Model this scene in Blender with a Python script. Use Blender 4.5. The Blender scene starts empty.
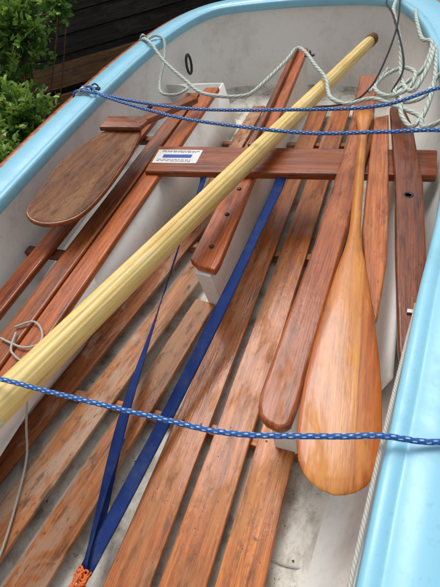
import bpy, bmesh, math, random
from mathutils import Vector, Matrix, noise
random.seed(7)
C=bpy.context.collection
sc=bpy.context.scene
sc.view_settings.view_transform='Standard'
sc.view_settings.look='None'
sc.view_settings.exposure=0

# ---------------------------------------------------------------- materials
def newmat(name):
    m=bpy.data.materials.new(name); m.use_nodes=True
    nt=m.node_tree; b=nt.nodes['Principled BSDF']
    return m,nt,b
def N(nt,t,**kw):
    n=nt.nodes.new(t)
    for k,v in kw.items(): setattr(n,k,v)
    return n
def mixc(nt,fac,a,b,mode='MIX'):
    n=N(nt,'ShaderNodeMix',data_type='RGBA',blend_type=mode)
    for i,v in ((0,fac),(6,a),(7,b)):
        if isinstance(v,bpy.types.NodeSocket): nt.links.new(v,n.inputs[i])
        elif i==0: n.inputs[0].default_value=v
        else: n.inputs[i].default_value=(*v,1)
    return n.outputs[2]
def ramp(nt,src,stops,interp='LINEAR'):
    r=N(nt,'ShaderNodeValToRGB'); r.color_ramp.interpolation=interp
    e=r.color_ramp.elements
    while len(e)<len(stops): e.new(0.5)
    for i,(p,c) in enumerate(stops):
        e[i].position=p; e[i].color=(*c,1) if len(c)==3 else c
    nt.links.new(src,r.inputs[0]); return r.outputs[0]
def g(v): return (v,v,v)
def math_(nt,op,a,b=None,c=None):
    n=N(nt,'ShaderNodeMath',operation=op)
    for i,v in enumerate((a,b,c)):
        if v is None: continue
        if isinstance(v,bpy.types.NodeSocket): nt.links.new(v,n.inputs[i])
        else: n.inputs[i].default_value=v
    return n.outputs[0]
def tex_noise(nt,vec,scale,detail=6,rough=.6,dist=0.):
    n=N(nt,'ShaderNodeTexNoise'); n.inputs['Scale'].default_value=scale
    n.inputs['Detail'].default_value=min(detail,4); n.inputs['Roughness'].default_value=rough
    n.inputs['Distortion'].default_value=dist
    nt.links.new(vec,n.inputs['Vector']); return n.outputs[0]
def mapping(nt,vec,scale=(1,1,1),loc=None):
    n=N(nt,'ShaderNodeMapping'); n.inputs['Scale'].default_value=scale
    nt.links.new(vec,n.inputs['Vector'])
    if loc is not None: nt.links.new(loc,n.inputs['Location'])
    return n.outputs[0]

def wood(name,light,mid,dark,wear=(.35,.27,.22),wear_amt=.3,rough=.32,coat=.35,stripes=None,grain=1.0,bump=.25,blot=.5,fine=.7,coatr=.12,spec=.28,wlo=.53):
    m,nt,b=newmat(name)
    tc=N(nt,'ShaderNodeTexCoord'); oi=N(nt,'ShaderNodeObjectInfo')
    comb=N(nt,'ShaderNodeCombineXYZ')
    r=math_(nt,'MULTIPLY',oi.outputs['Random'],37.)
    for i in range(3): nt.links.new(r,comb.inputs[i])
    v=mapping(nt,tc.outputs['Object'],(1,1,1),comb.outputs[0])
    gv=mapping(nt,v,(1.6*grain,26*grain,26*grain))
    n1=tex_noise(nt,gv,1.6,5,.62,.7)
    fv=mapping(nt,v,(5,190,190)); n2=tex_noise(nt,fv,1.3,2,.7,.1)
    col=ramp(nt,n1,[(.28,dark),(.47,mid),(.72,light)])
    fi=ramp(nt,n2,[(.33,g(.45)),(.52,g(1.)),(.7,g(1.15))])
    col=mixc(nt,fine,col,fi,'MULTIPLY')
    tone=ramp(nt,oi.outputs['Random'],[(0,(.66,.60,.56)),(.33,(.92,.86,.8)),(.66,(1.1,1.12,1.0)),(1,(1.22,1.2,1.05))])
    col=mixc(nt,1.,col,tone,'MULTIPLY')
    if stripes:
        sx=N(nt,'ShaderNodeSeparateXYZ'); nt.links.new(tc.outputs['Object'],sx.inputs[0])
        y=math_(nt,'ADD',math_(nt,'MULTIPLY',sx.outputs[1],4.),.5)
        st=ramp(nt,y,stripes,'CONSTANT'); col=mixc(nt,1.,col,st,'MULTIPLY')
    wv=mapping(nt,v,(3.,9.,9.))
    n3=tex_noise(nt,wv,1.3,5,.72,.4)
    w=ramp(nt,n3,[(wlo,g(0)),(wlo+.11,g(1))])
    wf=math_(nt,'MULTIPLY',w,wear_amt)
    col=mixc(nt,wf,col,wear)
    n5=tex_noise(nt,mapping(nt,v,(3.5,10,10)),2.6,4,.75)
    bl=ramp(nt,n5,[(.34,g(.22)),(.47,g(1))])
    col=mixc(nt,blot,col,bl,'MULTIPLY')
    n4=tex_noise(nt,mapping(nt,v,(30,60,60)),1.6,2,.5)
    sp=ramp(nt,n4,[(.25,g(.2)),(.33,g(1)),(.70,g(1)),(.78,g(1.6))]); col=mixc(nt,blot,col,sp,'MULTIPLY')
    nt.links.new(col,b.inputs['Base Color'])
    ro=ramp(nt,n3,[(.3,g(rough)),(.62,g(min(.85,rough+.3)))])
    nt.links.new(ro,b.inputs['Roughness']); b.inputs['Specular IOR Level'].default_value=spec
    cw=math_(nt,'MULTIPLY',math_(nt,'SUBTRACT',1.,w),coat)
    nt.links.new(cw,b.inputs['Coat Weight']); b.inputs['Coat Roughness'].default_value=coatr
    bp=N(nt,'ShaderNodeBump'); bp.inputs['Strength'].default_value=bump; bp.inputs['Distance'].default_value=.002
    h=math_(nt,'ADD',math_(nt,'ADD',n2,n4),math_(nt,'MULTIPLY',n3,2.)); nt.links.new(h,bp.inputs['Height']); nt.links.new(bp.outputs[0],b.inputs['Normal'])
    nt.links.new(bp.outputs[0],b.inputs['Coat Normal'])
    return m
M_slat =wood('varnished_slat',(.68,.24,.048),(.46,.13,.022),(.18,.043,.010),(.46,.25,.13),.5,.32,.42,wlo=.51)
M_slatw=wood('worn_slat',(.52,.19,.06),(.34,.11,.032),(.14,.042,.016),(.42,.27,.18),.7,.40,.2,blot=.75,wlo=.48)
M_slatp=wood('paler_worn_slat',(.56,.25,.11),(.40,.16,.065),(.18,.065,.03),(.46,.33,.24),.75,.45,.12,blot=.75,wlo=.46)
M_mah  =wood('mahogany',(.54,.145,.032),(.36,.080,.016),(.14,.028,.007),(.42,.18,.075),.3,.28,.5)
M_mahd =wood('dark_mahogany',(.36,.10,.025),(.21,.05,.012),(.07,.017,.006),(.3,.14,.06),.3,.3,.45)
M_plank=wood('rosy_plank',(.58,.19,.058),(.43,.115,.030),(.21,.055,.016),(.54,.27,.14),.4,.35,.35)
M_rud  =wood('rudder_ply',(.30,.115,.032),(.20,.070,.018),(.09,.030,.009),(.32,.19,.11),.55,.45,.08,coatr=.3,spec=.15,bump=.2,blot=.75,wlo=.5)
M_spar =wood('spruce_varnish',(.90,.71,.33),(.83,.62,.24),(.66,.45,.15),(.84,.70,.42),.4,.36,.25,grain=.8,bump=.1,blot=.12,fine=.35)
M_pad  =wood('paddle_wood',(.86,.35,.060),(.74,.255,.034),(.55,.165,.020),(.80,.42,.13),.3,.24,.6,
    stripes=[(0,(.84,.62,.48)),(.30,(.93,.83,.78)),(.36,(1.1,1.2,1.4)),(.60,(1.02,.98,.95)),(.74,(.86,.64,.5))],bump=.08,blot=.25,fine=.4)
M_oldw =wood('weathered_timber',(.26,.14,.07),(.16,.085,.045),(.07,.035,.02),(.2,.17,.15),.4,.6,0.)
M_fence=wood('stained_fence',(.045,.04,.038),(.026,.023,.022),(.012,.011,.011),(.07,.065,.06),.5,.7,0.)

def painted(name,base,dirt,amt,rough=.4,scale=5,spk=.3,lo=.4,hi=.7,bs=.25):
    m,nt,b=newmat(name); tc=N(nt,'ShaderNodeTexCoord'); o=tc.outputs['Object']
    n1=tex_noise(nt,o,scale,5,.72,.3); n2=tex_noise(nt,o,scale*14,4,.65)
    f=math_(nt,'MULTIPLY',ramp(nt,n1,[(lo,g(0)),(hi,g(1))]),amt)
    col=mixc(nt,f,base,dirt)
    sp=ramp(nt,n2,[(.30,g(.4)),(.42,g(1))]); col=mixc(nt,spk,col,sp,'MULTIPLY')
    nt.links.new(col,b.inputs['Base Color'])
    nt.links.new(ramp(nt,n1,[(.3,g(rough)),(.7,g(min(1,rough+.3)))]),b.inputs['Roughness'])
    bp=N(nt,'ShaderNodeBump'); bp.inputs['Strength'].default_value=bs; bp.inputs['Distance'].default_value=.003
    nt.links.new(math_(nt,'ADD',n1,math_(nt,'MULTIPLY',n2,.3)),bp.inputs['Height']); nt.links.new(bp.outputs[0],b.inputs['Normal'])
    return m
M_white=painted('white_hull_paint',(.88,.87,.83),(.50,.46,.38),.5,.34,3.4,.22,.50,.74,.2)
M_floor=painted('dirty_grp_floor',(.74,.71,.63),(.26,.22,.15),.95,.45,7,.6,.45,.67)
M_blue =painted('light_blue_gelcoat',(.25,.56,.72),(.19,.43,.54),.6,.22,5,.2,.48,.72,.08)
M_ground=painted('gravel_ground',(.18,.16,.13),(.06,.055,.04),.9,.9,12,.8)
def simple(name,c,rough=.5,metal=0.):
    m,nt,b=newmat(name); tc=N(nt,'ShaderNodeTexCoord')
    n=tex_noise(nt,tc.outputs['Object'],60,4)
    nt.links.new(mixc(nt,.5,c,ramp(nt,n,[(.3,tuple(x*.6 for x in c)),(.7,c)])),b.inputs['Base Color'])
    b.inputs['Roughness'].default_value=rough; b.inputs['Metallic'].default_value=metal
    return m
M_steel=simple('stainless_steel',(.55,.55,.54),.25,1.)
M_black=simple('black_fitting',(.015,.015,.016),.4)
M_label=simple('label_white',(.86,.86,.84),.35)
M_lblue=simple('label_blue',(.02,.06,.40),.4)
M_lgrey=simple('label_print',(.20,.20,.22),.5)
M_orange=simple('orange_twine',(.80,.17,.03),.7)
M_paleb=simple('pale_blue_tape',(.55,.76,.74),.5)
def webmat():
    m,nt,b=newmat('navy_webbing'); uv=N(nt,'ShaderNodeTexCoord'); sx=N(nt,'ShaderNodeSeparateXYZ')
    nt.links.new(uv.outputs['UV'],sx.inputs[0]); u,v=sx.outputs[0],sx.outputs[1]
    a=math_(nt,'SINE',math_(nt,'MULTIPLY',u,1500.)); c=math_(nt,'SINE',math_(nt,'MULTIPLY',v,75.))
    h=math_(nt,'MULTIPLY',a,c)
    col=ramp(nt,math_(nt,'ADD',math_(nt,'MULTIPLY',h,.35),.5),[(.1,(.005,.018,.10)),(.9,(.016,.052,.25))])
    edge=ramp(nt,v,[(.0,g(.6)),(.10,g(.6)),(.13,g(1)),(.87,g(1)),(.90,g(.6))])
    n=tex_noise(nt,uv.outputs['Object'],14,4,.7); du=ramp(nt,n,[(.5,g(0)),(.75,g(.35))])
    col=mixc(nt,1.,col,edge,'MULTIPLY'); col=mixc(nt,du,col,(.10,.13,.22))
    nt.links.new(col,b.inputs['Base Color']); b.inputs['Roughness'].default_value=.75; b.inputs['Specular IOR Level'].default_value=.25
    bp=N(nt,'ShaderNodeBump'); bp.inputs['Strength'].default_value=.5; bp.inputs['Distance'].default_value=.0008
    nt.links.new(h,bp.inputs['Height']); nt.links.new(bp.outputs[0],b.inputs['Normal']); return m
M_navy=webmat()

def ropemat(name,a,bcol,freq=75,thr=.12,rough=.6,fleck=True):
    m,nt,b=newmat(name); uv=N(nt,'ShaderNodeTexCoord'); sx=N(nt,'ShaderNodeSeparateXYZ')
    nt.links.new(uv.outputs['UV'],sx.inputs[0]); u=sx.outputs[0]; v=sx.outputs[1]
    p=math_(nt,'FRACT',math_(nt,'ADD',math_(nt,'MULTIPLY',u,freq),math_(nt,'MULTIPLY',v,4.)))
    q=math_(nt,'FRACT',math_(nt,'SUBTRACT',math_(nt,'MULTIPLY',u,freq),math_(nt,'MULTIPLY',v,4.)))
    p2=math_(nt,'SINE',math_(nt,'MULTIPLY',math_(nt,'ADD',math_(nt,'MULTIPLY',u,freq*2),math_(nt,'MULTIPLY',v,8.)),6.2832))
    q2=math_(nt,'SINE',math_(nt,'MULTIPLY',math_(nt,'SUBTRACT',math_(nt,'MULTIPLY',u,freq*2),math_(nt,'MULTIPLY',v,8.)),6.2832))
    h=math_(nt,'MULTIPLY',p2,q2)
    if fleck:
        f=math_(nt,'MULTIPLY',math_(nt,'LESS_THAN',p,.36),math_(nt,'LESS_THAN',q,.46))
        n=tex_noise(nt,uv.outputs['UV'],31,3); f=math_(nt,'MULTIPLY',f,math_(nt,'GREATER_THAN',n,.45))
        col=mixc(nt,f,a,bcol)
    else:
        f=math_(nt,'LESS_THAN',p,thr); col=mixc(nt,f,a,bcol)
    shade=ramp(nt,h,[(0,g(.62)),(.3,g(1))]); col=mixc(nt,.6,col,shade,'MULTIPLY')
    nt.links.new(col,b.inputs['Base Color']); b.inputs['Roughness'].default_value=rough
    bp=N(nt,'ShaderNodeBump'); bp.inputs['Strength'].default_value=.6; bp.inputs['Distance'].default_value=.001
    nt.links.new(h,bp.inputs['Height']); nt.links.new(bp.outputs[0],b.inputs['Normal'])
    return m
M_rblue=ropemat('blue_fleck_rope',(.006,.12,.44),(.8,.84,.86),42)
M_rwhite=ropemat('white_green_rope',(.70,.72,.65),(.10,.30,.22),30,.2,.75,False)
M_rthin=ropemat('thin_white_line',(.70,.67,.60),(.42,.40,.35),110,.3,.75,False)
M_rblack=ropemat('black_line',(.02,.022,.02),(.05,.05,.05),60,.3,.75,False)

# ---------------------------------------------------------------- mesh helpers
def link(ob,parent=None):
    C.objects.link(ob)
    if parent is not None: ob.parent=parent
    return ob
def empty(name,loc=(0,0,0)):
    e=bpy.data.objects.new(name,None); e.location=loc; C.objects.link(e); return e
def meshob(name,verts,faces,mat,parent=None,smooth=True,uvs=None):
    me=bpy.data.meshes.new(name); me.from_pydata([tuple(v) for v in verts],[],faces)
    if uvs is not None:
        l=me.uv_layers.new(name='UVMap')
        for p in me.polygons:
            for li,fu in zip(p.loop_indices,uvs[p.index]): l.data[li].uv=fu
    me.materials.append(mat); me.update()
    if smooth:
        for p in me.polygons: p.use_smooth=True
    ob=bpy.data.objects.new(name,me); link(ob,parent); return ob
def bev(ob,w=.004,seg=3,ang=35):
    b=ob.modifiers.new('bevel','BEVEL'); b.width=w; b.segments=seg; b.limit_method='ANGLE'; b.angle_limit=math.radians(ang)
    b.harden_normals=False
    for p in ob.data.polygons: p.use_smooth=True
    n=ob.modifiers.new('wn','WEIGHTED_NORMAL'); n.keep_sharp=True
    return ob
def board(name,pts,thick,mat,parent=None,axis=None,bevel=.005):
    """slab whose top outline is the world polygon pts [(x,y,z)], grain along `axis` (world dir)"""
    P=[Vector(p) for p in pts]
    o=sum(P,Vector())/len(P)
    ax=Vector(axis).normalized() if axis else (P[1]-P[0]).normalized()
    nrm=Vector((0,0,0))
    for i in range(len(P)): nrm+=(P[i]-o).cross(P[(i+1)%len(P)]-o)
    nrm.normalize()
    if nrm.z<0: nrm=-nrm; P=P[::-1]
    ax=(ax-nrm*ax.dot(nrm)).normalized(); ay=nrm.cross(ax)
    R=Matrix((ax,ay,nrm)).transposed().to_4x4(); R.translation=o
    inv=R.inverted(); L=[inv@p for p in P]
    n=len(L); v=[(p.x,p.y,0) for p in L]+[(p.x,p.y,-thick) for p in L]
    f=[list(range(n)),list(range(2*n-1,n-1,-1))]+[[i,i+n,(i+1)%n+n,(i+1)%n] for i in range(n)]
    ob=meshob(name,v,f,mat,None,False); ob.matrix_world=R
    if parent is not None: ob.parent=parent
    bev(ob,bevel); return ob
def smoothpoly(pts,k=6):
    out=[];n=len(pts)
    for i in range(n):
        p0,p1,p2,p3=[Vector(pts[(i+j-1)%n]) for j in range(4)]
        for s in range(k):
            t=s/k
            out.append(.5*((2*p1)+(-p0+p2)*t+(2*p0-5*p1+4*p2-p3)*t*t+(-p0+3*p1-3*p2+p3)*t**3))
    return out
def cr(pts,step=.006):
    P=[Vector(p) for p in pts]; P=[2*P[0]-P[1]]+P+[2*P[-1]-P[-2]]
    out=[]
    for i in range(1,len(P)-2):
        p0,p1,p2,p3=P[i-1:i+3]; k=max(2,int((p2-p1).length/step))
        for s in range(k):
            t=s/k
            out.append(.5*((2*p1)+(-p0+p2)*t+(2*p0-5*p1+4*p2-p3)*t*t+(-p0+3*p1-3*p2+p3)*t**3))
    out.append(P[-2]); return out
def rope(name,pts,r,mat,parent=None,strands=0,step=.005,seg=12,pitch=.04):
    Q=cr(pts,step); n=len(Q); verts=[];faces=[];uvs=[]
    up=Vector((0,0,1)); L=0; T=(Q[1]-Q[0]).normalized()
    if abs(T.dot(up))>.95: up=Vector((1,0,0))
    nrm=(up-T*up.dot(T)).normalized(); lens=[]
    for i,q in enumerate(Q):
        if i: L+=(q-Q[i-1]).length
        lens.append(L)
        T=(Q[min(i+1,n-1)]-Q[max(i-1,0)]).normalized()
        nrm=(nrm-T*nrm.dot(T)).normalized(); bi=T.cross(nrm)
        for j in range(seg):
            a=2*math.pi*j/seg
            rr=r*(1+(.16*abs(math.cos(strands/2*(a-2*math.pi*L/pitch)))-.08 if strands else 0))
            verts.append(q+nrm*math.cos(a)*rr+bi*math.sin(a)*rr)
    for i in range(n-1):
        for j in range(seg):
            k=(j+1)%seg
            faces.append([i*seg+j,i*seg+k,(i+1)*seg+k,(i+1)*seg+j])
            uvs.append([(lens[i],j/seg),(lens[i],(j+1)/seg),(lens[i+1],(j+1)/seg),(lens[i+1],j/seg)])
    faces.append(list(range(seg))[::-1]); uvs.append([(0,0)]*seg)
    faces.append([(n-1)*seg+j for j in range(seg)]); uvs.append([(L,0)]*seg)
    return meshob(name,verts,faces,mat,parent,True,uvs)
def boxm(name,lo,hi,mat,parent=None,bevel=.003):
    x0,y0,z0=lo;x1,y1,z1=hi
    return board(name,[(x0,y0,z1),(x1,y0,z1),(x1,y1,z1),(x0,y1,z1)],z1-z0,mat,parent,axis=(0,1,0) if (y1-y0)>(x1-x0) else (1,0,0),bevel=bevel)
def lathe(name,prof,mat,p0,direction,parent=None,seg=24):
    d=Vector(direction).normalized(); q=d.to_track_quat('X','Z').to_matrix().to_4x4(); q.translation=Vector(p0)
    v=[];f=[]
    for (s,r) in prof:
        for j in range(seg):
            a=2*math.pi*j/seg; v.append((s,r*math.cos(a),r*math.sin(a)))
    for i in range(len(prof)-1):
        for j in range(seg):
            k=(j+1)%seg; f.append([i*seg+j,(i+1)*seg+j,(i+1)*seg+k,i*seg+k])
    f.append(list(range(seg))); f.append([(len(prof)-1)*seg+j for j in range(seg)][::-1])
    ob=meshob(name,v,f,mat); ob.matrix_world=q
    if parent is not None: ob.parent=parent
    return ob

# ---------------------------------------------------------------- boat
boat=empty('sailing_dinghy')
plan=[(-.62,-1.85),(-.9,-1.62),(-1.05,-1.2),(-1.19,-.6),(-1.265,0),(-1.315,.6),(-1.35,1.2),(-1.362,1.7),(-1.345,2.2),(-1.28,2.6),
 (-1.17,2.83),(-1.0,2.89),(-.6,2.89),(-.22,2.82),(-.06,2.69),(.05,2.42),(.12,2.05),(.158,1.6),(.15,1.1),(.107,.72),(.08,.456),(.057,.257),(.042,.108),(0.,-.3),(-.08,-.8),(-.2,-1.25),(-.36,-1.62)]
ring=[Vector((p[0],p[1],0)) for p in smoothpoly([(a,b,0) for a,b in plan],8)]
nr=len(ring)
def normals():
    out=[]
    for i in range(nr):
        t=(ring[(i+3)%nr]-ring[(i-3)%nr]).normalized(); n=Vector((t.y,-t.x,0))
        if n.dot(ring[i]-Vector((-.6,.8,0)))<0: n=-n
        out.append(n)
    return out
RN=normals()
def sweep(name,prof,mat,closed_prof=False,cap=False,parent=boat,scale=None):
    v=[];f=[];m=len(prof)
    for i in range(nr):
        s=scale(ring[i]) if scale else 1
        for (o,z) in prof:
            v.append(ring[i]+RN[i]*(o*(s if o<0 else 1))+Vector((0,0,z)))
    for i in range(nr):
        k=(i+1)%nr
        for j in range(m if closed_prof else m-1):
            l=(j+1)%m; f.append([i*m+j,i*m+l,k*m+l,k*m+j])
    if cap: f.append([i*m+m-1 for i in range(nr)])
    ob=meshob(name,v,f,mat,parent,True); 
    bm=bmesh.new(); bm.from_mesh(ob.data); bmesh.ops.recalc_face_normals(bm,faces=bm.faces); bm.to_mesh(ob.data); bm.free()
    return ob
tf=lambda p: .25 if p.y>2.5 else 1.
sweep('hull_interior',[(.03,.452),(.03,.40),(.022,.30),(.0,.2),(-.035,.12),(-.07,.06),(-.10,.02)],M_white,scale=tf)
sweep('hull_floor',[(-.10,.02),(-.13,.006),(-.17,.0)],M_floor,cap=True,scale=tf)
sweep('gunwale_cap',[(.0,.458),(-.004,.464),(-.004,.492),(0,.499),(.008,.502),(.024,.501),(.028,.499),(.034,.499),(.038,.502),(.08,.506),(.135,.502),(.146,.497),(.15,.488),(.15,.445),(.145,.44),(.1,.44),(.03,.452)],M_blue,closed_prof=True)
sweep('hull_outside',[(.10,.44),(.09,.3),(.04,.1),(-.05,-.05),(-.2,-.14)],M_white,cap=True)
sweep('rubbing_strake',[(.151,.456),(.19,.458),(.195,.466),(.193,.484),(.186,.489),(.151,.489)],M_mah,closed_prof=True)
def strip(name,top,bot,mat,th=.012):
    n=len(top)
    v=[Vector(p) for p in top]+[Vector(p) for p in bot]
    f=[[i,i+1,n+i+1,n+i] for i in range(n-1)]
    ob=meshob(name,v,f,mat,boat,True); s=ob.modifiers.new('s','SOLIDIFY'); s.thickness=th; s.offset=0; return ob
strip('port_seat_riser',[(-1.02,-.7,.27),(-.965,0,.27),(-.955,.8,.27),(-.955,1.5,.27),(-.965,2.35,.27)],[(-1.22,-.7,.0),(-1.15,0,.0),(-1.01,.8,.0),(-.93,1.5,.0),(-.92,2.35,.0)],M_white)
strip('port_seat_end',[(-.965,2.35,.27),(-1.33,2.35,.27)],[(-.92,2.35,0),(-1.30,2.35,0)],M_white)
strip('starboard_seat_riser',[(.075,.60,.30),(.075,1.0,.30),(.05,1.5,.30),(.0,2.2,.30)],[(.01,.62,0),(.02,1.0,0),(.0,1.5,0),(-.06,2.2,0)],M_white)
# thwart
board('thwart',[(-1.01,1.395,.32),(.165,1.445,.32),(.165,1.615,.32),(-1.03,1.60,.32)],.032,M_mah,boat,axis=(1,.03,0),bevel=.008)
lab=empty('maker_label'); 
board('plate',[(-1.00,1.458,.3215),(-.785,1.466,.3215),(-.79,1.570,.3215),(-1.01,1.565,.3215)],.0012,M_label,lab,axis=(1,0,0),bevel=.0004)
board('logo_band',[(-.965,1.500,.3225),(-.825,1.505,.3225),(-.826,1.530,.3225),(-.967,1.525,.3225)],.0008,M_lblue,lab,axis=(1,0,0),bevel=.0002)
random.seed(5)
for r_,y in enumerate((1.474,1.485,1.546,1.554)):
    x=-.985
    while x<-.815:
        w_=random.uniform(.006,.022)
        board('print_word',[(x,y,.3225),(x+w_,y+.0003,.3225),(x+w_,y+.004,.3225),(x,y+.004,.3225)],.0006,M_lgrey,lab,axis=(1,0,0),bevel=.0001); x+=w_+.005
def slat(name,a,b,wa,wb,mat,zt=.06,th=.016,par=boat,bevel=.004):
    a=Vector((a[0],a[1],zt)); b=Vector((b[0],b[1],zt)); d=(b-a).normalized(); n=Vector((-d.y,d.x,0))
    return board(name,[a-n*wa/2,b-n*wb/2,b+n*wb/2,a+n*wa/2],th,mat,par,axis=d,bevel=bevel)
slat('floor_slat',(-.500,-.9),(-.428,2.5),.126,.100,M_slat)
slat('floor_slat',(-.357,-.9),(-.300,2.5),.124,.100,M_slat)
slat('floor_slat',(-.218,-.9),(-.172,2.5),.122,.100,M_slat)
slat('floor_slat',(-1.24,-.75),(-.725,1.75),.140,.090,M_slatw)
slat('floor_slat',(-1.05,-.75),(-.640,1.42),.145,.082,M_slatp)
slat('floor_slat',(-.845,-.75),(-.600,.93),.130,.088,M_slatw)
slat('floor_slat',(-.74,1.80),(-.70,2.5),.085,.08,M_slatw)
slat('floor_slat',(-.84,1.3),(-.81,2.5),.08,.08,M_slatp)
for y in (-.5,.45,1.25,2.1):
    slat('floor_bearer',(-1.0,y),(-.13,y),.035,.035,M_slatw,.043,.04)
scv=[]
for (a,b) in (((-.500,-.9),(-.428,2.5)),((-.357,-.9),(-.300,2.5)),((-.218,-.9),(-.172,2.5))):
    for y in (.45,1.25):
        t=(y-a[1])/(b[1]-a[1]); x=a[0]+(b[0]-a[0])*t
        for dx in (-.03,.03): scv.append((x+dx,y))
v=[];f=[]
for (x,y) in scv:
    k=len(v); v+=[(x+.004*math.cos(i*math.pi/5),y+.004*math.sin(i*math.pi/5),.0606) for i in range(10)]; f.append(list(range(k,k+10)))
meshob('slat_screws',v,f,simple('screw_plug',(.09,.04,.02),.5),boat,False)
# centreboard case
def casebody():
    v=[(-.588,.935,0),(-.528,.925,0),(-.55,2.75,0),(-.61,2.75,0)]
    t=[(-.588,.895,.262),(-.522,.885,.262),(-.55,2.75,.262),(-.61,2.75,.262)]
    ob=meshob('centreboard_case',v+t,[[0,1,5,4],[1,2,6,5],[2,3,7,6],[3,0,4,7],[4,5,6,7]],M_white,boat,False); bev(ob,.006)
casebody()
board('case_cap',[(-.612,.93,.292),(-.575,.905,.292),(-.505,.892,.292),(-.500,.93,.292),(-.545,2.74,.292),(-.62,2.74,.292)],.032,M_mah,boat,axis=(0,1,0),bevel=.007)
board('case_cap_rail',[(-.60,1.63,.318),(-.572,1.63,.318),(-.592,2.70,.318),(-.618,2.70,.318)],.026,M_mahd,boat,axis=(0,1,0),bevel=.005)
for y in (1.0,1.18,1.34):
    lathe('case_bolt',[(0,.009),(.004,.009),(.006,.005)],M_black,(-.553,y,.291),(0,0,1),boat,12)
def sseat(a,b,w,mat,z=.30,th=.028,bv=.008):
    return slat('seat_slat',a,b,w,w,mat,z,th,boat,bv)
sseat((-.99,-.8),(-.985,2.24),.086,M_mah)
sseat((-1.085,-.8),(-1.082,2.18),.086,M_mahd)
sseat((-1.235,-.6),(-1.225,2.05),.08,M_mah)
for y in (.1,.9,1.75,2.1):
    slat('seat_bearer',(-1.34,y),(-.97,y),.04,.04,M_mahd,.27,.03)
boxm('port_tank_top',(-1.36,-.6,.13),(-.99,2.33,.14),M_white,boat,.002)
board('starboard_seat_board',[(-.03,1.89,.352),(.03,1.87,.352),(.066,1.74,.352),(.118,1.35,.352),(.14,.965,.352),(.119,.76,.352),(.094,.592,.352),(.083,.66,.352),(.056,.972,.352),(.026,1.37,.352)],.03,M_mahd,boat,axis=(-.05,1,0),bevel=.007)
lathe('drain_hole',[(0,.016),(.0015,.016),(.0015,.011),(.0005,.01)],M_black,(.074,1.28,.3515),(0,0,1),boat,20)

# loose plank on thwart
lp=empty('loose_plank')
pl=[(-.222,.46,.356),(-.218,.425,.356),(-.207,.398,.356),(-.188,.384,.356),(-.160,.377,.356),(-.142,.381,.356),(-.131,.395,.356),(-.124,.45,.356),(-.10,1.0,.356),(-.077,1.615,.356),(-.105,2.19,.356),(-.190,2.2,.356),(-.172,1.612,.356),(-.19,1.0,.356)]
board('plank_body',pl,.034,M_plank,lp,axis=(.03,1,0),bevel=.012)
boxm('seat_support_block',(-.205,.44,.0),(-.135,.52,.320),M_white,boat,.01)
tb=empty('tapered_board')
board('board_body',[(.020,.725,.350),(-.02,.87,.350),(-.054,1.098,.350),(-.072,1.45,.350),(-.086,1.80,.350),(-.030,1.83,.350),(-.004,1.5,.350),(.022,1.158,.350),(.032,.95,.350),(.027,.75,.350)],.026,M_plank,tb,axis=(-.06,1,0),bevel=.007)

# ---------------------------------------------------------------- rudder
rd=empty('rudder_blade')
ol=[(-1.257,.927,.43),(-1.165,.899,.416),(-1.072,.967,.402),(-1.042,1.11,.40),(-1.046,1.352,.40),(-1.066,1.511,.402),(-1.10,1.60,.41),(-1.20,1.56,.43),(-1.245,1.48,.446),(-1.276,1.36,.455),(-1.294,1.22,.46),(-1.278,1.06,.452)]
sm=[tuple(p) for p in smoothpoly(ol,5)]
board('blade_edge_band',sm,.020,M_mahd,rd,axis=(.1,1,0),bevel=.006)
cx=sum(p[0] for p in sm)/len(sm); cy=sum(p[1] for p in sm)/len(sm); cz=sum(p[2] for p in sm)/len(sm)
board('blade_face',[(cx+(p[0]-cx)*.95,cy+(p[1]-cy)*.975,cz+(p[2]-cz)*.95+.002) for p in sm],.012,M_rud,rd,axis=(.1,1,0),bevel=.003)
board('rudder_head',[(-1.24,1.50,.468),(-1.07,1.56,.436),(-1.06,1.62,.432),(-1.09,1.66,.436),(-1.25,1.60,.47)],.022,M_mahd,rd,axis=(1,.3,0),bevel=.006)
board('tiller_stub',[(-1.13,1.60,.45),(-1.085,1.585,.44),(-.945,1.96,.375),(-.99,1.985,.38)],.03,M_mahd,rd,axis=(.4,1,0),bevel=.008)

# ---------------------------------------------------------------- paddle
pd=empty('wooden_paddle')
st=[(0,.004,.002),(.004,.022,.003),(.013,.042,.004),(.03,.062,.005),(.055,.076,.006),(.10,.086,.007),(.17,.0885,.008),(.25,.086,.009),(.34,.078,.010),(.42,.069,.011),(.5,.0585,.012),(.58,.047,.013),(.64,.037,.0145),(.70,.026,.0155),(.75,.0195,.0155),(.80,.0165,.0155),
 (1.0,.016,.0155),(1.2,.016,.0155),(1.32,.0165,.0155),(1.39,.02,.015),(1.44,.027,.014),(1.48,.034,.013),(1.51,.036,.013),(1.53,.030,.011),(1.54,.018,.008),(1.543,.003,.002)]
def lerp_st(k=4):
    out=[]
    for i in range(len(st)-1):
        for s in range(k):
            t=s/k; out.append(tuple(st[i][q]*(1-t)+st[i+1][q]*t for q in range(3)))
    out.append(st[-1]); return out
S=lerp_st(3); seg=28; v=[];f=[]
for (s,w,h_) in S:
    for j in range(seg):
        a=2*math.pi*j/seg; e=.9 if w/h_>2 else 1
        ca,sa=math.cos(a),math.sin(a)
        v.append((s,w*math.copysign(abs(ca)**e,ca),h_*sa))
for i in range(len(S)-1):
    for j in range(seg):
        k=(j+1)%seg; f.append([i*seg+j,(i+1)*seg+j,(i+1)*seg+k,i*seg+k])
f.append(list(range(seg))); f.append([(len(S)-1)*seg+j for j in range(seg)][::-1])
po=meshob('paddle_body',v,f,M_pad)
a=Vector((-.016,.261,.385)); b=Vector((-.125,1.79,.378)); d=(b-a).normalized(); y_=Vector((0,0,1)).cross(d).normalized(); z_=d.cross(y_)
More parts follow.
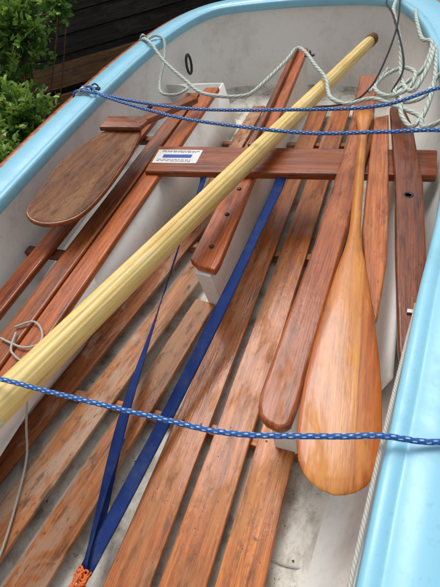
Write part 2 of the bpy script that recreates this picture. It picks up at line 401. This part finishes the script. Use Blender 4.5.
R=Matrix((d,y_,z_)).transposed().to_4x4(); R.translation=a; po.matrix_world=R; po.parent=pd

# ---------------------------------------------------------------- spar
sp=empty('wooden_mast')
A=Vector((-.813,.19,.46)); B=Vector((-.189,2.714,.318)); d=(B-A).normalized(); A0=A-d*1.2; L=(B-A0).length
Sg=64; v=[];f=[]
K=60
for i in range(K+1):
    t=i/K; s=L*t; r=.049*(1-t)+.030*t
    if i==K: r*=.9
    for j in range(Sg):
        an=2*math.pi*j/Sg
        rr=r*(1+.015*math.cos(8*an))
        if j in (8,14,19,24): rr*=.93
        v.append((s,rr*math.cos(an),rr*math.sin(an)))
for i in range(K):
    for j in range(Sg):
        k=(j+1)%Sg; f.append([i*Sg+j,(i+1)*Sg+j,(i+1)*Sg+k,i*Sg+k])
f.append(list(range(Sg))); f.append([K*Sg+j for j in range(Sg)][::-1])
so=meshob('mast_spar',v,f,M_spar)
y_=Vector((0,0,1)).cross(d).normalized(); z_=d.cross(y_); R=Matrix((d,y_,z_)).transposed().to_4x4(); R.translation=A0; so.matrix_world=R; so.parent=sp
lathe('mast_tip_ferrule',[(0,.0325),(.05,.0315),(.055,.02),(.06,.018),(.085,.015)],M_oldw,B-d*.02,d,sp)
s0=(A-A0).length-.035
v=[];f=[]
for s in (s0,s0+.05):
    t=s/L; r=(.051*(1-t)+.031*t)*1.0
    for j in range(31):
        an=math.radians(-15+j*7); v.append(R@Vector((s,r*math.cos(an),r*math.sin(an))))
for j in range(30): f.append([j,j+1,31+j+1,31+j])
meshob('tape_band',v,f,M_paleb,sp)

# ---------------------------------------------------------------- straps
def webbing(name,pts,w,parent,twist=None):
    Q=cr(pts,.02); n=len(Q); v=[];f=[];uv=[];Ls=[0]
    for i,q in enumerate(Q):
        if i: Ls.append(Ls[-1]+(q-Q[i-1]).length)
        T=(Q[min(i+1,n-1)]-Q[max(i-1,0)]).normalized(); side=Vector((0,0,1)).cross(T).normalized()
        a=twist(i/(n-1)) if twist else 0
        up=T.cross(side); s=side*math.cos(a)+up*math.sin(a); u2=up*math.cos(a)-side*math.sin(a)
        bow=.002*math.sin(i*.9)
        v+= [q-s*w/2,q-s*w*.42+u2*.0012,q-s*w*.3+u2*bow,q+s*w*.3+u2*bow,q+s*w*.42+u2*.0012,q+s*w/2]
    vs=[0,.08,.2,.8,.92,1]
    for i in range(n-1):
        for j in range(5):
            f.append([i*6+j,i*6+j+1,i*6+7+j,i*6+6+j]); uv.append([(Ls[i],vs[j]),(Ls[i],vs[j+1]),(Ls[i+1],vs[j+1]),(Ls[i+1],vs[j])])
    ob=meshob(name,v,f,M_navy,parent,True,uv); sm=ob.modifiers.new('s','SOLIDIFY'); sm.thickness=.002; return ob
stp=empty('blue_webbing_strap')
webbing('strap_long',[(-.735,1.42,.30),(-.735,1.36,.27),(-.74,1.1,.20),(-.73,.811,.13),(-.675,.388,.105),(-.60,.06,.085),(-.59,0,.078)],.032,stp,lambda t:.3+.9*math.sin(t*5))
webbing('strap_wide',[(-.40,1.42,.30),(-.404,1.38,.28),(-.435,1.1,.24),(-.466,.842,.20),(-.527,.444,.13),(-.578,.06,.095),(-.592,-.01,.08)],.040,stp,lambda t:-.25+.45*math.sin(t*7))
webbing('strap_tail',[(-.645,.33,.098),(-.625,.20,.105),(-.598,.04,.098),(-.59,.0,.09)],.026,stp,lambda t:.9)
kn=empty('orange_twine_knot')
random.seed(3)
for i in range(8):
    pts=[(-.59+random.uniform(-.022,.022),-.02+random.uniform(-.03,.02),.085+random.uniform(-.005,.02)) for _ in range(6)]
    rope('twine_%d'%i,pts,.0022,M_orange,kn)
for i in range(9):
    a=random.uniform(-2.4,-.8); rope('frayed_end_%d'%i,[(-.59,-.03,.08),(-.59+.03*math.cos(a),-.03+.03*math.sin(a),.085),(-.59+.065*math.cos(a+.2),-.03+.065*math.sin(a+.2),.075)],.0013,M_orange,kn,seg=6)

# ---------------------------------------------------------------- ropes
rl=empty('blue_mooring_rope')
rope('line_body',[(-1.50,.20,.46),(-1.42,.22,.512),(-1.27,.24,.515),(-.823,.262,.532),(-.629,.266,.528),(-.384,.272,.523),(-.214,.279,.524),(-.034,.318,.528),(.05,.34,.53),(.12,.352,.520),(.19,.37,.513),(.23,.38,.45)],.0055,M_rblue,rl)
ru=empty('blue_mooring_rope')
rope('line_body',[(-1.55,1.76,.45),(-1.50,1.745,.516),(-1.40,1.73,.52),(-1.1,1.66,.50),(-.779,1.608,.49),(-.353,1.597,.49),(-.061,1.58,.51),(.129,1.664,.53),(.25,1.70,.52),(.33,1.72,.45)],.0065,M_rblue,ru)
ru2=empty('blue_mooring_rope')
rope('line_body',[(-1.49,1.80,.516),(-1.40,1.76,.53),(-1.307,1.684,.525),(-1.0,1.58,.50),(-.742,1.508,.49),(-.322,1.445,.48),(-.044,1.418,.50),(.132,1.379,.53),(.25,1.36,.52),(.33,1.36,.45)],.0065,M_rblue,ru2)
wr=empty('white_green_rope')
rope('line_body',[(-1.47,2.43,.47),(-1.43,2.40,.515),(-1.33,2.30,.52),(-1.212,2.183,.47),(-1.05,2.059,.42),(-.93,1.96,.40),(-.807,1.914,.40),(-.70,1.91,.40),(-.64,1.946,.41),(-.56,2.223,.42),(-.53,2.36,.43),(-.47,2.30,.43),(-.401,2.172,.42),(-.33,2.05,.41),(-.302,1.95,.40),(-.27,1.85,.41),(-.2,1.8,.41),(-.1,1.82,.42),(.0,1.75,.42),(.08,1.66,.43),(.10,1.56,.44),(.18,1.50,.515)],.0085,M_rwhite,wr,strands=3,pitch=.05)
wr2=empty('white_green_rope')
rope('line_body',[(-.09,2.86,.51),(-.07,2.7,.53),(-.077,2.388,.56),(-.03,2.196,.50),(.0,1.95,.44),(.048,1.799,.46),(.09,1.90,.50),(.113,2.069,.51),(.12,1.85,.48),(.10,1.68,.44),(.06,1.60,.42),(.02,1.68,.42),(.01,1.76,.43)],.0085,M_rwhite,wr2,strands=3,pitch=.05)
wr3=empty('white_green_rope')
rope('line_body',[(.02,2.52,.51),(.03,2.35,.52),(.06,2.2,.50),(.10,2.12,.51),(.08,1.98,.47),(.03,1.93,.44),(-.02,1.86,.43),(.02,1.77,.43),(.09,1.77,.45),(.13,1.85,.49),(.16,1.80,.515),(.22,1.75,.515)],.008,M_rwhite,wr3,strands=3,pitch=.05)
rope('loop',[(-.06,2.05,.44),(-.10,1.9,.43),(-.04,1.80,.44),(.03,1.84,.45),(.05,1.95,.46),(.0,2.03,.45),(-.07,1.98,.44),(-.12,1.88,.42)],.008,M_rwhite,wr3,strands=3,pitch=.05)
wr4=empty('white_green_rope')
rope('coil',[(-1.40,2.36,.515),(-1.36,2.42,.52),(-1.30,2.40,.50),(-1.27,2.30,.44),(-1.25,2.15,.38),(-1.20,2.05,.36),(-1.12,2.06,.345),(-1.10,2.16,.33),(-1.16,2.22,.32)],.0075,M_rwhite,wr4,strands=3,pitch=.05)
bl=empty('black_shock_cord')
rope('line_body',[(-.07,2.9,.51),(-.06,2.5,.60),(-.05,2.2,.55),(-.09,1.98,.46),(-.14,1.86,.42),(-.21,1.80,.41),(-.35,1.83,.38)],.004,M_rblack,bl)
rope('cord_end',[(-.09,2.88,.51),(-.12,2.55,.55),(-.07,2.3,.56),(.0,2.0,.48),(-.03,1.88,.42)],.004,M_rblack,bl)
ln=empty('control_line')
rope('line_body',[(.114,.79,.372),(.112,.763,.375),(.092,.62,.44),(.066,.42,.495),(.048,.27,.503),(.033,.135,.505),(.018,.0,.505),(-.03,-.3,.505)],.0042,M_rthin,ln)
l2=empty('thin_white_line')
rope('line_body',[(-1.06,.50,.31),(-1.03,.44,.315),(-1.0,.42,.31),(-.95,.40,.285),(-.945,.33,.22),(-.95,.271,.15),(-.935,.2,.09),(-.90,.09,.072),(-.857,-.048,.07),(-.84,-.2,.07)],.0036,M_rthin,l2)
rope('line_loop',[(-1.08,.52,.309),(-1.02,.55,.314),(-.965,.52,.312),(-.95,.48,.31),(-.99,.455,.312),(-1.05,.46,.312),(-1.1,.47,.31)],.0036,M_rthin,l2)
l3=empty('thin_grey_line')
rope('line_body',[(-.2,.20,.074),(-.15,.17,.012),(-.08,.17,.008),(-.02,.20,.008),(.0,.26,.008)],.0022,M_rthin,l3)

# ---------------------------------------------------------------- fittings
def shackle(name,c,s,mat,tilt=0.):
    e=empty(name)
    p=[]
    for i in range(13):
        a=math.pi*i/12; p.append((c[0]+s*math.cos(a)*math.cos(tilt),c[1]+s*math.cos(a)*math.sin(tilt),c[2]+s*1.2*math.sin(a)))
    rope('bow',p,s*.18,mat,e,step=.003,seg=10)
    boxm('base',(c[0]-s*1.4,c[1]-s*.5,c[2]-.002),(c[0]+s*1.4,c[1]+s*.5,c[2]+.006),mat,e,.002)
shackle('chainplate_shackle',(-1.45,1.745,.503),.026,M_steel,.5)
shackle('chainplate_shackle',(-1.42,1.80,.503),.02,M_black,1.)
shackle('fairlead_eye',(-1.44,2.42,.503),.022,M_steel,.3)
shackle('deck_eye',(.115,.775,.354),.014,M_steel,1.2)
shackle('deck_eye',(.165,.72,.503),.012,M_steel,.2)
shackle('deck_eye',(-.50,2.55,.318),.02,M_black,1.5)
oh=empty('lifting_handle')
rope('ring',[(-1.255,2.56+.035*math.cos(a),.30+.055*math.sin(a)) for a in [2*math.pi*i/16 for i in range(17)]],.008,M_black,oh)
random.seed(11)
v=[];f=[]
def fleck(x,y,z,s):
    a=random.uniform(0,6.28); c_,s_=math.cos(a)*s,math.sin(a)*s; q=random.uniform(.3,1)
    k=len(v); v.extend([(x+c_,y+s_,z),(x-s_*q,y+c_*q,z+.001),(x-c_,y-s_,z),(x+s_*q,y-c_*q,z+.0005)]); f.append([k,k+1,k+2,k+3])
for i in range(420):
    x=random.uniform(-1.0,.0); y=random.uniform(-.3,1.4) if random.random()<.6 else random.uniform(-.1,.5)
    if random.random()<.2: x=random.uniform(-.16,.0); y=random.uniform(.0,.5)
    fleck(x,y,.004+random.random()*.002,random.uniform(.0008,.0024)*(2 if random.random()<.08 else 1))
for i in range(260):
    t=random.uniform(-.2,1.8); k=random.choice([(-.500,-.9,.021),(-.357,-.9,.017),(-.218,-.9,.0135)])
    fleck(k[0]+(t+.9)*k[2]+random.uniform(-.05,.05)*random.choice((.5,1)),t,.0612,random.uniform(.0006,.0018))
M_lit=simple('leaf_debris',(.12,.08,.045),.9)
meshob('leaf_litter',v,f,M_lit,None,False)

# ---------------------------------------------------------------- surroundings
v=[];f=[];n_=40
for i in range(n_+1):
    for j in range(n_+1):
        x=-30+60*i/n_; y=-30+60*j/n_
        v.append((x,y,-.36+.03*noise.noise(Vector((x*.3,y*.3,0)))))
for i in range(n_):
    for j in range(n_): k=i*(n_+1)+j; f.append([k,k+n_+1,k+n_+2,k+1])
meshob('ground',v,f,M_ground)
for y in (-.6,1.9):
    e=empty('timber_chock'); boxm('block',(-1.0,y,-.37),(-.2,y+.15,-.13),M_oldw,e,.006)
fe=empty('timber_fence')
fo=Vector((-3.25,3.10,0)); fd=Vector((.821,.571,0)); fn=Vector((.571,-.821,0))
def place(name,o,Lg,wd,th,mat,par,upv,bv=.004):
    ax=fd; ay=Vector(upv).normalized(); nz=ax.cross(ay)
    R=Matrix((ax,ay,nz)).transposed().to_4x4(); R.translation=o
    vv=[(0,0,0),(Lg,0,0),(Lg,wd,0),(0,wd,0),(0,0,-th),(Lg,0,-th),(Lg,wd,-th),(0,wd,-th)]
    ob=meshob(name,vv,[[0,1,2,3],[7,6,5,4],[0,4,5,1],[1,5,6,2],[2,6,7,3],[3,7,4,0]],mat,None,False); ob.matrix_world=R; ob.parent=par; bev(ob,bv,2)
for i in range(12):
    place('fence_board_%d'%i,fo-fd*3+Vector((0,0,-.32+i*.145)),8.,.138,.02,M_fence,fe,tuple(Vector((0,0,.13))-fn*.02))
place('added_seam_blocker',fo-fd*3-fn*.07+Vector((0,0,-.36)),8.,1.75,.02,M_fence,fe,(0,0,1))  # added panel blocking bright sky behind the boards, so seams read as shadow
for k in (-1.5,.3,2.1,3.9):
    p=fo+fd*k-fn*.14; boxm('fence_post',(p.x-.04,p.y-.04,-.36),(p.x+.04,p.y+.04,1.45),M_fence,fe,.004)
tbm=empty('timber_edging')
place('board_lower',fo-fd*2.5+fn*.16+Vector((0,0,-.34)),6.5,.19,.045,M_oldw,tbm,(0,0,1),.008)
place('board_upper',fo-fd*2.5+fn*.11+Vector((0,0,-.11)),6.5,.19,.045,M_oldw,tbm,(0,0,1),.008)

# shrub
def leafmat():
    m,nt,b=newmat('leaf_green'); at=N(nt,'ShaderNodeAttribute'); at.attribute_name='lc'
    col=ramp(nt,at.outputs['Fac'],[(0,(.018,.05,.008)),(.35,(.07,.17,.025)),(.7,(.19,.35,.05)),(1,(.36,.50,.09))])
    nt.links.new(col,b.inputs['Base Color']); b.inputs['Roughness'].default_value=.42
    tr=N(nt,'ShaderNodeBsdfTranslucent'); nt.links.new(col,tr.inputs[0]); mx=N(nt,'ShaderNodeMixShader'); mx.inputs[0].default_value=.35
    nt.links.new(b.outputs[0],mx.inputs[1]); nt.links.new(tr.outputs[0],mx.inputs[2]); nt.links.new(mx.outputs[0],nt.nodes['Material Output'].inputs[0])
    return m
M_leaf=leafmat(); shrub=empty('garden_shrub')
random.seed(21)
v=[];f=[];lc=[]
def leaf(p,d,s,c):
    side=d.cross(Vector((random.uniform(-1,1),random.uniform(-1,1),random.uniform(-.2,1)))).normalized(); up=side.cross(d).normalized()
    k=len(v); w=s*.26
    v.extend([p,p+d*s*.35+side*w+up*s*.07,p+d*s*.72+side*w*.75+up*s*.05,p+d*s-up*s*.12,p+d*s*.72-side*w*.75+up*s*.05,p+d*s*.35-side*w+up*s*.07,p+d*s*.5])
    f.extend([[k,k+1,k+6],[k+1,k+2,k+6],[k+2,k+3,k+6],[k+3,k+4,k+6],[k+4,k+5,k+6],[k+5,k,k+6]]); lc.extend([c]*7)
lobes=[(Vector((-1.86,1.66,.38)),.23,.24,120),(Vector((-1.70,1.30,.32)),.17,.2,60),(Vector((-2.1,1.35,.3)),.3,.28,70),
       (Vector((-2.02,2.12,.68)),.20,.22,100),(Vector((-1.78,2.26,.76)),.13,.12,30),(Vector((-2.25,2.05,.60)),.28,.28,90),(Vector((-2.35,1.7,.3)),.32,.34,90),(Vector((-2.12,1.9,.45)),.20,.2,50)]
stems=[]
for (c,rx,rz,ns) in lobes:
    root=Vector((-2.45+random.uniform(-.08,.08),1.75+random.uniform(-.08,.08),-.36))
    for i in range(ns):
        u=Vector((random.gauss(0,1),random.gauss(0,1),random.gauss(.35,1))).normalized()
        R0=random.uniform(.55,1.25); tip=c+Vector((u.x*rx,u.y*rx,u.z*rz))*R0
        base=c+Vector((u.x*rx,u.y*rx,u.z*rz))*R0*.3
        if i%12==0: stems.append((root,base,tip))
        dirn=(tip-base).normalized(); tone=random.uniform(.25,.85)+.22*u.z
        nl=16
        for j in range(nl):
            t=j/nl; p=base.lerp(tip,t); rd_=Vector((random.uniform(-1,1),random.uniform(-1,1),random.uniform(-.4,1))).normalized()
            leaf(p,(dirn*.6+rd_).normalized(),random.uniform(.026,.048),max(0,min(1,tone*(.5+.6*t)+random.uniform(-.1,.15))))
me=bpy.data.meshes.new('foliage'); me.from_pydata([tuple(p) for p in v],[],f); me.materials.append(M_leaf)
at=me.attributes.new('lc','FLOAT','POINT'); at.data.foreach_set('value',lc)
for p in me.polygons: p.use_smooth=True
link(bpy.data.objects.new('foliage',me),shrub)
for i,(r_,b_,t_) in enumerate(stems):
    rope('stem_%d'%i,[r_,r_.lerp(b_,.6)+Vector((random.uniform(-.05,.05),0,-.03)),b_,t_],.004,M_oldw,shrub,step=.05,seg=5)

# ---------------------------------------------------------------- light, sky, camera
w=bpy.data.worlds.new('World'); sc.world=w; w.use_nodes=True; nt=w.node_tree
bg=nt.nodes['Background']; sky=nt.nodes.new('ShaderNodeTexSky'); sky.sky_type='NISHITA'; sky.sun_disc=False
el,az=math.radians(62),math.radians(-30)
sky.sun_elevation=el; sky.sun_rotation=az; sky.air_density=1.0; sky.dust_density=4.
hs=nt.nodes.new('ShaderNodeHueSaturation'); hs.inputs['Saturation'].default_value=.25
nt.links.new(sky.outputs[0],hs.inputs['Color']); nt.links.new(hs.outputs[0],bg.inputs[0]); bg.inputs[1].default_value=.15
sd=bpy.data.lights.new('sun','SUN'); sd.energy=1.5; sd.angle=math.radians(30); sd.color=(1,.98,.94)
so=bpy.data.objects.new('sun',sd); C.objects.link(so)
dirv=Vector((math.sin(az)*math.cos(el),math.cos(az)*math.cos(el),math.sin(el)))
so.rotation_euler=dirv.to_track_quat('Z','Y').to_euler()

Xa=Vector((0.9337,-0.1343,0.3321)).normalized()
Ya=Vector((0.3165,0.7479,-0.5835)); Ya=(Ya-Xa*Ya.dot(Xa)).normalized(); Za=Xa.cross(Ya)
cd=bpy.data.cameras.new('camera'); cd.lens=26; cd.sensor_width=36; cd.clip_end=200; cd.clip_start=.02
co=bpy.data.objects.new('camera',cd); C.objects.link(co)
Mx=Matrix((Xa,Ya,Za)).to_4x4(); Mx.translation=Vector((0,0,1.3)); co.matrix_world=Mx
sc.camera=co
